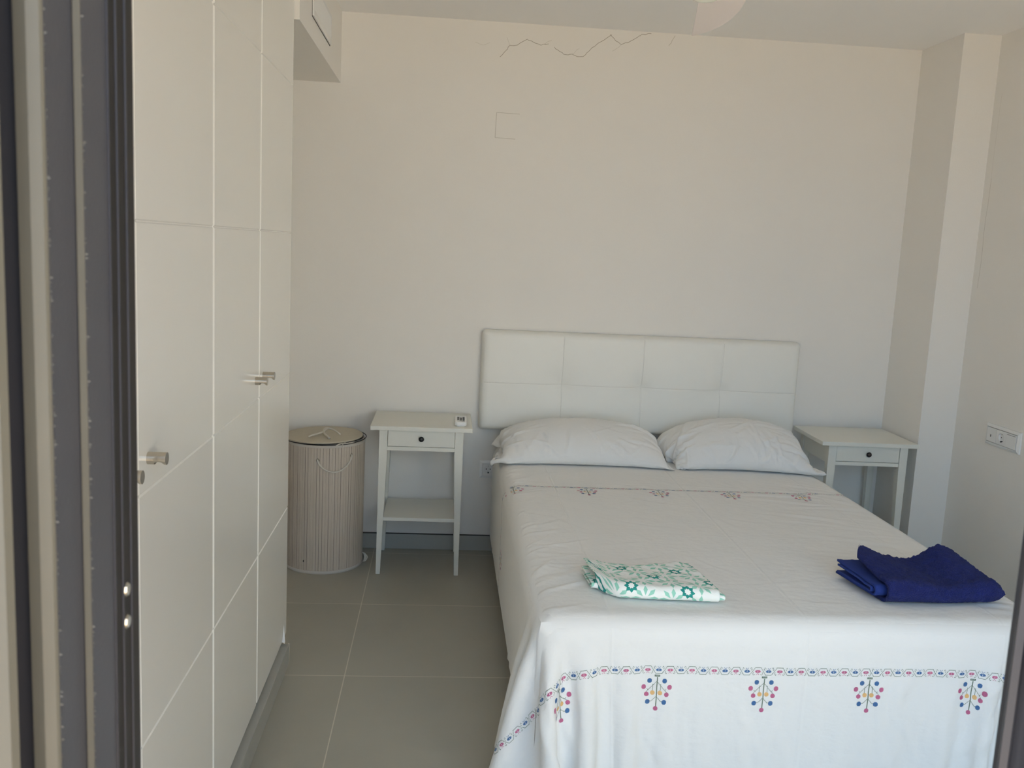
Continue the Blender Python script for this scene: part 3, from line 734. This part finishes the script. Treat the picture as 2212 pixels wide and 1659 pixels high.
# coverlet
CU0, CU1, CV0, CV1, CS = -.135, 2.145, 1.845, 4.405, .0205
nu = int((CU1-CU0)/CS)+1; nv = int((CV1-CV0)/CS)+1
uu = np.linspace(CU0, CU1, nu); vv = np.linspace(CV0, CV1, nv)
U, Vg = np.meshgrid(uu, vv)
rng = np.random.RandomState(3)
X0 = np.stack([U, Vg, np.full_like(U, BZ+.012)], -1).reshape(-1, 3); X0[:, 2] += rng.rand(len(X0))*.002
idx = np.arange(nu*nv).reshape(nv, nu)
E, K = grid_edges(nu, nv, idx, None, kd=.30, kb=.05); E = np.array(E); K = np.array(K)
R0 = np.sqrt(((X0[E[:, 0], :2]-X0[E[:, 1], :2])**2).sum(1))
rr_ = .062
def bed_collide(X, P0):
    lo = np.array([BX0-.004+rr_, BY0-.004+rr_, -.5]); hi = np.array([BX1+.004-rr_, BY1+.3, BZ-rr_])
    q = np.clip(X, lo, hi); d = X-q; l = np.sqrt((d*d).sum(1)); ins = l < rr_
    deep = ins & (l < 1e-6); sh = ins & ~deep
    if sh.any():
        n_ = d[sh]/l[sh][:, None]; X[sh] = q[sh]+n_*rr_
        mv = X[sh]-P0[sh]; tn = mv-(mv*n_).sum(1)[:, None]*n_
        mu = np.where(n_[:, 2] > .6, .85, .2)[:, None]; X[sh] -= tn*mu
    if deep.any(): X[deep, 2] = BZ
    fl = X[:, 2] < .006; X[fl, 2] = .006
    X[:, 0] = np.minimum(X[:, 0], XR-.03)
Xc = pbd(X0, E, R0, K, 130, 15, bed_collide, damp=.97)
G = cubic_up(Xc.reshape(nv, nu, 3), 3); UVG = cubic_up(np.stack([U, Vg, U*0], -1), 3)[..., :2]
nV, nU = G.shape[:2]
cr = np.random.RandomState(21); segs = []
for k in range(46):                                   # tension folds off the left mattress edge
    v0 = cr.uniform(2.35, 4.0); a_ = cr.normal(-.55, .35); L_ = cr.uniform(.08, .30)
    segs.append((.30-.03, v0, .27+L_*math.cos(a_), v0+L_*math.sin(a_)*-1, cr.uniform(.006, .013), cr.uniform(.0012, .0034)))
for k in range(44):                                   # and off the right one, longer and slanting
    v0 = cr.uniform(2.3, 3.7); a_ = cr.normal(.35, .18); L_ = cr.uniform(.15, .55)
    segs.append((1.73, v0, 1.73-L_*math.cos(a_), v0+L_*math.sin(a_), cr.uniform(.007, .015), cr.uniform(.0010, .0026)))
for k in range(40):                                   # loose wrinkles on the top
    u0, v0 = cr.uniform(.4, 1.5), cr.uniform(2.35, 3.9); a_ = cr.normal(-.25, .5); L_ = cr.uniform(.1, .35)
    segs.append((u0, v0, u0+L_*math.cos(a_), v0+L_*math.sin(a_), cr.uniform(.006, .014), cr.uniform(.0005, .0016)))
for k in range(34):                                   # hanging front
    u0 = cr.uniform(.3, 1.75); v0 = cr.uniform(1.95, 2.22); a_ = cr.normal(-1.2 if u0 < 1.3 else -2.1, .35); L_ = cr.uniform(.08, .28)
    segs.append((u0, v0, u0+L_*math.cos(a_), v0+L_*math.sin(a_), cr.uniform(.008, .018), cr.uniform(.001, .0032)))
for k in range(10):
    u0 = 1.72+cr.uniform(-.05, .05); segs.append((u0, 2.27, u0-cr.uniform(.05, .3), 2.27-cr.uniform(.15, .4), cr.uniform(.010, .02), cr.uniform(.003, .006)))
for k in range(9):
    u0 = .30+cr.uniform(-.05, .04); segs.append((u0, 2.24, u0-cr.uniform(-.02, .12), 2.20-cr.uniform(.12, .35), cr.uniform(.010, .018), cr.uniform(.002, .0035)))
_du = np.gradient(G, axis=1); _dv = np.gradient(G, axis=0); _N = np.cross(_du, _dv); _N /= np.linalg.norm(_N, axis=2, keepdims=True)+1e-12
G = creases(G, UVG, _N, segs)
du = np.gradient(G, axis=1); dv = np.gradient(G, axis=0); NG = np.cross(du, dv); NG /= np.linalg.norm(NG, axis=2, keepdims=True)+1e-12
ii = np.arange(nU*nV).reshape(nV, nU)
faces = np.stack([ii[:-1, :-1], ii[:-1, 1:], ii[1:, 1:], ii[1:, :-1]], -1).reshape(-1, 4)
# --- cross-stitch pattern rasterised into cloth coordinates
cells = {}
CW = .00135
def put(u, v, c): cells[(int(round(u/CW)), int(round(v/CW)))] = c
def disc(u, v, r, c, ry=None):
    ry = ry or r; n = int(r/CW)+2; cu, cv = round(u/CW), round(v/CW)
    for a in range(-n, n+1):
        for b in range(-n, n+1):
            if (a*CW/r)**2+(b*CW/ry)**2 <= 1.0: cells[(int(cu+a), int(cv+b))] = c
def line(u0, v0, u1, v1, c, wd=1):
    n = max(2, int(max(abs(u1-u0), abs(v1-v0))/CW*1.3))
    for k in range(n+1):
        a = u0+(u1-u0)*k/n; b = v0+(v1-v0)*k/n; put(a, b, c)
        if wd > 1: put(a+CW, b, c)
def motif(u, v):
    """tree of dots; v decreases towards the hem"""
    k = .000207; S = lambda a, b: (u+a*k, v-b*k)
    for a in range(-5, 6):
        for b in range(4): cells[(round(u/CW)+a, round(v/CW)-b+1)] = 'green'
    for a in (-3, -1, 1, 3): cells.pop((round(u/CW)+a, round(v/CW)), None)
    line(*S(0, 25), *S(0, 405), 'green', 2)
    for s_ in (-1, 1):
        line(*S(0, 80), *S(s_*132, 215), 'green'); line(*S(s_*52, 120), *S(s_*50, 205), 'green'); line(*S(s_*110, 185), *S(s_*124, 178), 'green')
        line(*S(0, 280), *S(s_*62, 340), 'green'); line(*S(s_*62, 342), *S(s_*84, 340), 'green')
        for a, b, c in ((98, 73, 'blue'), (170, 148, 'pink'), (132, 248, 'pink'), (48, 231, 'orange'), (109, 344, 'blue')): disc(*S(s_*a, b), .0066, c)
    disc(*S(0, 435), .0066, 'pink')
def band(v):
    k = .000207; p = .0301; n0 = int(CU0/p)-1; n1 = int(CU1/p)+1
    for q in range(n0, n1+1):
        u = q*p+.006; S = lambda a, b: (u+a*k, v-b*k); sgn = 1 if q % 2 else -1; c = 'pink' if q % 2 else 'blue'
        disc(*S(0, 0), .0072, c, .0040)
        for b in (-1, 0, 1): cells.pop((round(u/CW), round(v/CW)+b), None)
        for s_ in (-1, 1): line(*S(s_*4, sgn*24), *S(s_*16, sgn*38), c)
        line(*S(-40, -sgn*44), *S(40, -sgn*44), 'green')                 # outline over or under the bud
        line(*S(40, -sgn*44), *S(145-40, sgn*44), 'green')               # diagonal to the next one
        h = sgn                                                          # hooks
        line(*S(66, h*30), *S(52, h*44), 'green'); line(*S(66, h*30), *S(58, h*14), 'green'); line(*S(52, h*44), *S(42, h*36), 'green')
        line(*S(80, -h*30), *S(93, -h*44), 'green'); line(*S(80, -h*30), *S(88, -h*14), 'green'); line(*S(93, -h*44), *S(103, -h*36), 'green')
VB = BY0-.165-.02
UB = [.31+.2945*k for k in range(-2, 8)]
ci = nu_ = int(round((.9-CU0)/CS)); colp = Xc.reshape(nv, nu, 3)[:, ci]
vB = float(np.interp(.427, colp[:, 2][:60], vv[:60])); vT = float(np.interp(3.626, colp[:, 1], vv))
print('band at', vB, vT, 'hem z', colp[0, 2], 'side hem', Xc.reshape(nv, nu, 3)[60, 0], Xc.reshape(nv, nu, 3)[60, -1])
band(vT); band(vB)
for u in UB:
    motif(u, vT-.0165)
    if u > .2: motif(u, vB-.0145)
keys = np.array(list(cells.keys())); kc = list(cells.values())
sv, sf, sm = [], [], []
fu = (keys[:, 0]*CW-CU0)/(CU1-CU0)*(nU-1); fv = (keys[:, 1]*CW-CV0)/(CV1-CV0)*(nV-1)
hs = CW*.5*.93; gu = hs/(CU1-CU0)*(nU-1); gv = hs/(CV1-CV0)*(nV-1)
ok = (fu-gu > 0) & (fu+gu < nU-1.001) & (fv-gv > 0) & (fv+gv < nV-1.001)
fu, fv = fu[ok], fv[ok]; cidx = np.array([1+['green', 'blue', 'pink', 'orange'].index(c) for c, o_ in zip(kc, ok) if o_])
def samp(A, a, b):
    i = np.floor(a).astype(int); j = np.floor(b).astype(int); s_ = (a-i)[:, None]; t_ = (b-j)[:, None]
    return A[j, i]*(1-s_)*(1-t_)+A[j, i+1]*s_*(1-t_)+A[j+1, i]*(1-s_)*t_+A[j+1, i+1]*s_*t_
quads = [samp(G, fu+a*gu, fv+b*gv)+samp(NG, fu+a*gu, fv+b*gv)*.0007 for a, b in ((-1, -1), (1, -1), (1, 1), (-1, 1))]
Q = np.stack(quads, 1).reshape(-1, 3); nb = nU*nV
allv = np.concatenate([G.reshape(-1, 3), Q]); fq = nb+np.arange(len(Q)).reshape(-1, 4)
quv = np.stack([np.repeat(fu/(nU-1)*(CU1-CU0)+CU0, 4), np.repeat(fv/(nV-1)*(CV1-CV0)+CV0, 4)], 1)
cover = mesh_obj('coverlet', allv, np.concatenate([faces, fq]), [M['cotton'], M['green'], M['blue'], M['pink'], M['orange']], None, True,
                 np.concatenate([np.zeros(len(faces), int), cidx]), np.concatenate([UVG.reshape(-1, 2), quv]))
tag(cover, 'white cotton coverlet with embroidered border and dotted tree motifs, draped over the bed', 'coverlet')

# ---------------------------------------------------------------- pillows
def pillow(name, W_, Hp, loc, rx, rz, press, seed, tiltx=0, flange=.0):
    cs = .0165; nu = int(W_/cs)+1; nv = int(Hp/cs)+1
    u = np.linspace(-W_/2, W_/2, nu); v = np.linspace(-Hp/2, Hp/2, nv); U, V_ = np.meshgrid(u, v)
    rg_ = np.random.RandomState(seed)
    edge = np.zeros((nv, nu), bool); edge[0] = edge[-1] = True; edge[:, 0] = edge[:, -1] = True
    it = np.arange(nu*nv).reshape(nv, nu); ib = it.copy(); nin = (~edge).sum(); ib[~edge] = nu*nv+np.arange(nin)
    bul = .05*np.clip(1-(U/(W_/2-.045))**4, 0, 1)*(1-(V_/(Hp/2))**4)
    top = np.stack([U, V_, bul+.004*rg_.rand(nv, nu)], -1).reshape(-1, 3); bot = np.stack([U, V_, -bul], -1)[~edge]
    X = np.concatenate([top, bot]); X[:nu*nv][edge.ravel(), 2] = 0
    rest = np.concatenate([np.stack([U, V_], -1).reshape(-1, 2), np.stack([U, V_], -1)[~edge]])
    E1, K1 = grid_edges(nu, nv, it, None, .25, .015); E2, K2 = grid_edges(nu, nv, ib, None, .25, .015)
    d = {}
    for e, k in zip(E1+E2, K1+K2): d[tuple(sorted(e))] = k
    E = np.array(list(d.keys())); K = np.array(list(d.values())); R0 = np.sqrt(((rest[E[:, 0]]-rest[E[:, 1]])**2).sum(1))
    Ft = np.stack([it[:-1, :-1], it[:-1, 1:], it[1:, 1:], it[1:, :-1]], -1).reshape(-1, 4)
    Fb = np.stack([ib[:-1, :-1], ib[1:, :-1], ib[1:, 1:], ib[:-1, 1:]], -1).reshape(-1, 4); FF = np.concatenate([Ft, Fb])
    inner = (np.abs(rest[FF[:, 0], 0]) < W_/2-.050).astype(float)[:, None]
    R1 = np.array(Matrix.Rotation(rz, 3, 'Z') @ Matrix.Rotation(tiltx, 3, 'Y') @ Matrix.Rotation(rx, 3, 'X'))
    X = X @ R1.T+np.array(loc)
    def force(X, st_):
        a = X[FF[:, 2]]-X[FF[:, 0]]; b = X[FF[:, 3]]-X[FF[:, 1]]; n_ = np.cross(a, b)*.5
        vol = (n_*(X[FF[:, 0]]+X[FF[:, 2]])*.5).sum()/3
        f = np.zeros_like(X); p_ = press*max(0, 1-vol/(W_*Hp*.098))
        for c in range(4): np.add.at(f, FF[:, c], n_*p_*inner)
        return f
    return X, E, R0, K, FF, force, (nu, nv, it, ib, rest)
zt = Xc.reshape(nv, nu, 3)[-25:-5, 40:80, 2].mean() if False else BZ
def pil_collide(X, P0):
    zf = np.where((X[:, 0] > BX0-.02) & (X[:, 0] < BX1+.02), BZ+.006, -1.0)
    # rounded side of the bed
    fl = X[:, 2] < zf; 
    if fl.any():
        mv = X[fl]-P0[fl]; X[fl, 0] -= mv[:, 0]*.6; X[fl, 1] -= mv[:, 1]*.6; X[fl, 2] = zf[fl]
    yb_ = np.where(X[:, 2] > .62, D-.068, D-.010); X[:, 1] = np.minimum(X[:, 1], yb_)
    tb = X[:, 0] > 1.772; X[tb, 1] = np.minimum(X[tb, 1], 4.07)
pils = []
specs = [('pillow', .84, .50, (.648, 4.21, BZ+.115), math.radians(10), math.radians(-1.5), 260000, 5, 0),
         ('pillow', .83, .52, (1.352, 4.215, BZ+.125), math.radians(13), math.radians(-3.5), 220000, 9, math.radians(-2))]
labels = ['white cotton pillow against the left half of the headboard, smoother and flatter',
          'white cotton pillow against the right half of the headboard, wrinkled with a raised corner']
prevX = None
for (nm, W_, Hp, loc, rx, rz, pr, seed, ty), lab in zip(specs, labels):
    X, E, R0, K, FF, force, (pu, pv, it, ib, rest) = pillow(nm, W_, Hp, loc, rx, rz, pr, seed, ty)
    lim = (lambda X, P0: (pil_collide(X, P0), None))[0:0] if False else None
    if prevX is None:
        def coll(X, P0): pil_collide(X, P0)
    else:
        def coll(X, P0, B=prevX):
            pil_collide(X, P0)
            # keep to the right of the first pillow: its right flank as a height-limited wall
            xl = 1.030+.0*X[:, 1]+np.clip((X[:, 2]-(BZ+.02))*-.15, -.03, .0)
            X[:, 0] = np.maximum(X[:, 0], xl-.012)
    Xp = pbd(X, E, R0, K, 130, 6, coll, extra=force, damp=.90, dt=.010)
    prevX = Xp
    # dense version of both sheets
    top = cubic_up(Xp[it], 4); bot = cubic_up(Xp[ib], 4); n1, n2 = top.shape[:2]
    P_ = cubic_up(np.concatenate([rest[it], np.zeros((pv, pu, 1))], 2), 4)[..., :2]
    _N = np.cross(np.gradient(top, axis=1), np.gradient(top, axis=0)); _N /= np.linalg.norm(_N, axis=2, keepdims=True)+1e-12
    cr = np.random.RandomState(seed*7); segs = []; amp = 1.7 if seed == 5 else 2.6
    for k in range(46):                       # gathers run in from the closed ends
        sx = -1 if k % 2 else 1; v0 = cr.uniform(-.2, .2); L_ = cr.uniform(.06, .26)
        segs.append((sx*(W_/2-.03), v0, sx*(W_/2-.03-L_), v0*.75+cr.normal(0, .04), cr.uniform(.005, .011), amp*cr.uniform(.0012, .0036)))
    for k in range(16):
        u0 = cr.uniform(-.3, .3); v0 = -Hp/2+.01; L_ = cr.uniform(.05, .2)
        segs.append((u0, v0, u0+cr.normal(0, .06), v0+L_, cr.uniform(.006, .012), amp*cr.uniform(.0010, .0028)))
    for k in range(14 if seed == 5 else 30):
        u0, v0 = cr.uniform(-.32, .25), cr.uniform(-.18, .15); a_ = cr.normal(.2, .5); L_ = cr.uniform(.08, .3)
        segs.append((u0, v0, u0+L_*math.cos(a_), v0+L_*math.sin(a_), cr.uniform(.007, .014), amp*cr.uniform(.0008, .0026)))
    if seed == 5: segs.append((W_/2-.10, -Hp/2, W_/2-.10, Hp/2, .0022, .0012))
    else: segs += [(-.30, -.2, -.12, .18, .014, .008), (-.2, .14, .36, .2, .012, .008), (.1, -.22, .08, .1, .006, .003)]
    bd_ = np.clip(np.minimum(W_/2-np.abs(P_[..., 0]), Hp/2-np.abs(P_[..., 1]))/.012, 0, 1)[..., None]
    top = top+(creases(top, P_, _N, segs)-top)*bd_
    q = np.arange(n1*n2).reshape(n1, n2); Ft = np.stack([q[:-1, :-1], q[:-1, 1:], q[1:, 1:], q[1:, :-1]], -1).reshape(-1, 4); Fb = Ft[:, ::-1]+n1*n2
    uvg = P_.reshape(-1, 2)
    o = mesh_obj(nm, np.concatenate([top.reshape(-1, 3), bot.reshape(-1, 3)]), np.concatenate([Ft, Fb]), M['pillow'], None, True, None, np.concatenate([uvg+seed, uvg+seed+3]))
    bm = bmesh.new(); bm.from_mesh(o.data); bmesh.ops.remove_doubles(bm, verts=bm.verts, dist=1e-5); bm.to_mesh(o.data); bm.free()
    tag(o, lab, 'pillow', 'pillows at the headboard')

# ---------------------------------------------------------------- folded towels
def hnoise(x, y, s, seed=0):
    v = 0
    for k in range(5):
        a = seed*1.7+k*2.1; v += math.sin(x*s*(1+.63*k)+a+1.3*math.sin(y*s*.7+a))*math.cos(y*s*(.9+.5*k)-a*1.3)/(1+k)
    return v
def usheet(name, mat, xl, xr, yf, yb, zb, top, th, parent, close_r=True, nx_=90, ny=40, rough=0, seed=0, lean=0, yb2=None, uvscale=1.0):
    """cloth folded in half round its front edge: a U in section, solid thickness, top(x,y) its upper height"""
    V, uvs = [], []; ns_ = 2*ny+16
    for layer in (0, 1):
        for i in range(nx_+1):
            fx = i/nx_; x = xl(0)+(xr(0)-xl(0))*fx
            arc = 0; prev = None
            for j in range(ns_+1):
                zf = top(x, yf(x)+.02); rad = max(.004, (zf-zb)/2); off = th*layer
                rad2 = max(.0008, rad-off)
                if j < ny: s_ = j/ny; y = yb(x)+(yf(x)+rad-yb(x))*s_; z = zb+off; nz_ = 0
                elif j <= ny+16:
                    a = -PI/2-(j-ny)/16*PI; y = yf(x)+rad+rad2*math.cos(a); z = zb+rad+rad2*math.sin(a)
                else:
                    s_ = (j-ny-16)/ny; y = yf(x)+rad+(yb(x)-yf(x)-rad)*s_
                    zt_ = top(x, y); z = zb+2*rad-off+(zt_-(zb+2*rad))*min(1, s_*4)**1.0 if s_ < .25 else zt_-off
                xx = x
                if close_r:
                    e = max(0, (fx-.90)/.10); k_ = math.sqrt(max(0, 1-e*e)); zc = zb+rad*.9; z = zc+(z-zc)*(k_*.96+.04) if e > 0 else z
                if layer == 0 and rough: 
                    d = rough*hnoise(xx, y+z*1.3, 150, seed)*.5+rough*hnoise(xx, z-y, 330, seed+3)*.5; z += d*(1 if z > zb+.012 else .1); y += d*.6
                    if close_r and fx > .8: xx += d
                xx += lean*(y-yf(x))
                if prev is not None: arc += math.hypot(y-prev[0], z-prev[1])
                prev = (y, z); V.append((xx, y, z)); uvs.append((xx*uvscale, arc*uvscale))
    n = ns_+1; L_ = (nx_+1)*n; Fc = []
    for i in range(nx_):
        for j in range(ns_):
            a = i*n+j; Fc.append((a, a+n, a+n+1, a+1)); Fc.append((L_+a, L_+a+1, L_+a+n+1, L_+a+n))
    for i in range(nx_):
        for j in (0, ns_): a = i*n+j; Fc.append((a, a+n, L_+a+n, L_+a) if j else (a, L_+a, L_+a+n, a+n))
    for j in range(ns_):
        for i in (0, nx_): a = i*n+j; Fc.append((a, a+1, L_+a+1, L_+a) if i == 0 else (a, L_+a, L_+a+1, a+1))
    o = mesh_obj(name, V, Fc, mat, parent, True, None, uvs)
    bm = bmesh.new(); bm.from_mesh(o.data); bmesh.ops.recalc_face_normals(bm, faces=bm.faces); bm.to_mesh(o.data); bm.free()
    return o
g_ = lambda t_, c, w_: math.exp(-((t_-c)/w_)**2)
TZ = BZ+.004
bt = empty('bath_towel', (1.45, 2.52, TZ)); tag(bt, 'folded royal blue terry towel on the right side of the bed foot', 'towel')
def rel(f): return f
lc = lambda v: (lambda x: v)
def btop(x, y):                       # local coords
    fy = (y+.105)/.22
    z = .058+.012*g_(x, -.10, .10)-.008*g_(x, .02, .08)+.010*g_(x, .13, .07)
    z += max(0, fy-.2)*(.030*g_(x, -.15, .06)+.040*g_(x, .115, .06)+.020-.004*g_(x, .0, .07))
    z += .0014*hnoise(x, y, 22, 2)+.0008*hnoise(x, y, 55, 5)
    return z
usheet('outer_fold', M['terry'], lc(-.165), lc(.195), lambda x: -.110+.006*math.sin(9*x)+.012*max(0, (x-.14)/.05)**2-(.0), lambda x: .105-.30*max(0, x-.12)-.050*max(0, (-.115-x)/.05)**2, .001, btop, .011, bt, True, 150, 46, .0022, 1, -.13)
def layer(nm, x0, x1, yf, yb, z0, hz, th, mat, s):
    return usheet(nm, mat, lc(x0), lc(x1), lambda x: yf, lambda x: yb, z0, lambda x, y: hz+.16*(y-yf)*.32+.0012*hnoise(x, y, 40, s), th, bt, False, 24, 22, .0006, s, -.16)
layer('inner_fold', -.190, -.10, -.086, .112, .013, .046, .0065, M['weave'], 4)
layer('inner_fold', -.197, -.10, -.070, .100, .0205, .0385, .0055, M['weave'], 6)
MB().tube(smooth_pts([(-.160, .100, .088), (-.163, .104, .100), (-.160, .103, .108)], 4), .0004, 5).build('loose_thread', M['weave'], bt)

tt = empty('kitchen_cloth', (.625, 2.52, TZ)); tag(tt, 'thin folded white cloth printed with green stars, on the left side of the bed foot', 'cloth')
def ttop(x, y):
    fy = (y+.12)/.23
    z = .044+.004*g_(x, -.12, .05)-.006*g_(x, .15, .1)+fy*(.010*g_(x, -.17, .05)+.012*g_(x, .13, .06)-.014)
    z += .0020*hnoise(x, y, 30, 7)+.0016*hnoise(x*.6, y, 75, 3)
    return z
usheet('outer_fold', M['star'], lc(-.165), lc(.168), lambda x: -.120+.075*max(0, (-.09-x)/.075)**2-.06*(x+.0)*.9, lambda x: .115-.02*g_(x, 0, .1)+.02*x, .001, ttop, .004, tt, False, 110, 44, .0006, 2, -.10)
usheet('inner_fold', M['star'], lc(.10), lc(.186), lambda x: -.121, lambda x: .09, .005, lambda x, y: .022+.02*(y+.12)*.3, .003, tt, False, 20, 20, .0004, 5, -.12)
usheet('inner_fold', M['star'], lc(-.178), lc(-.10), lambda x: -.045, lambda x: .10, .006, lambda x, y: .022+.02*(y+.08)*.3, .003, tt, False, 20, 20, .0004, 8, -.06)
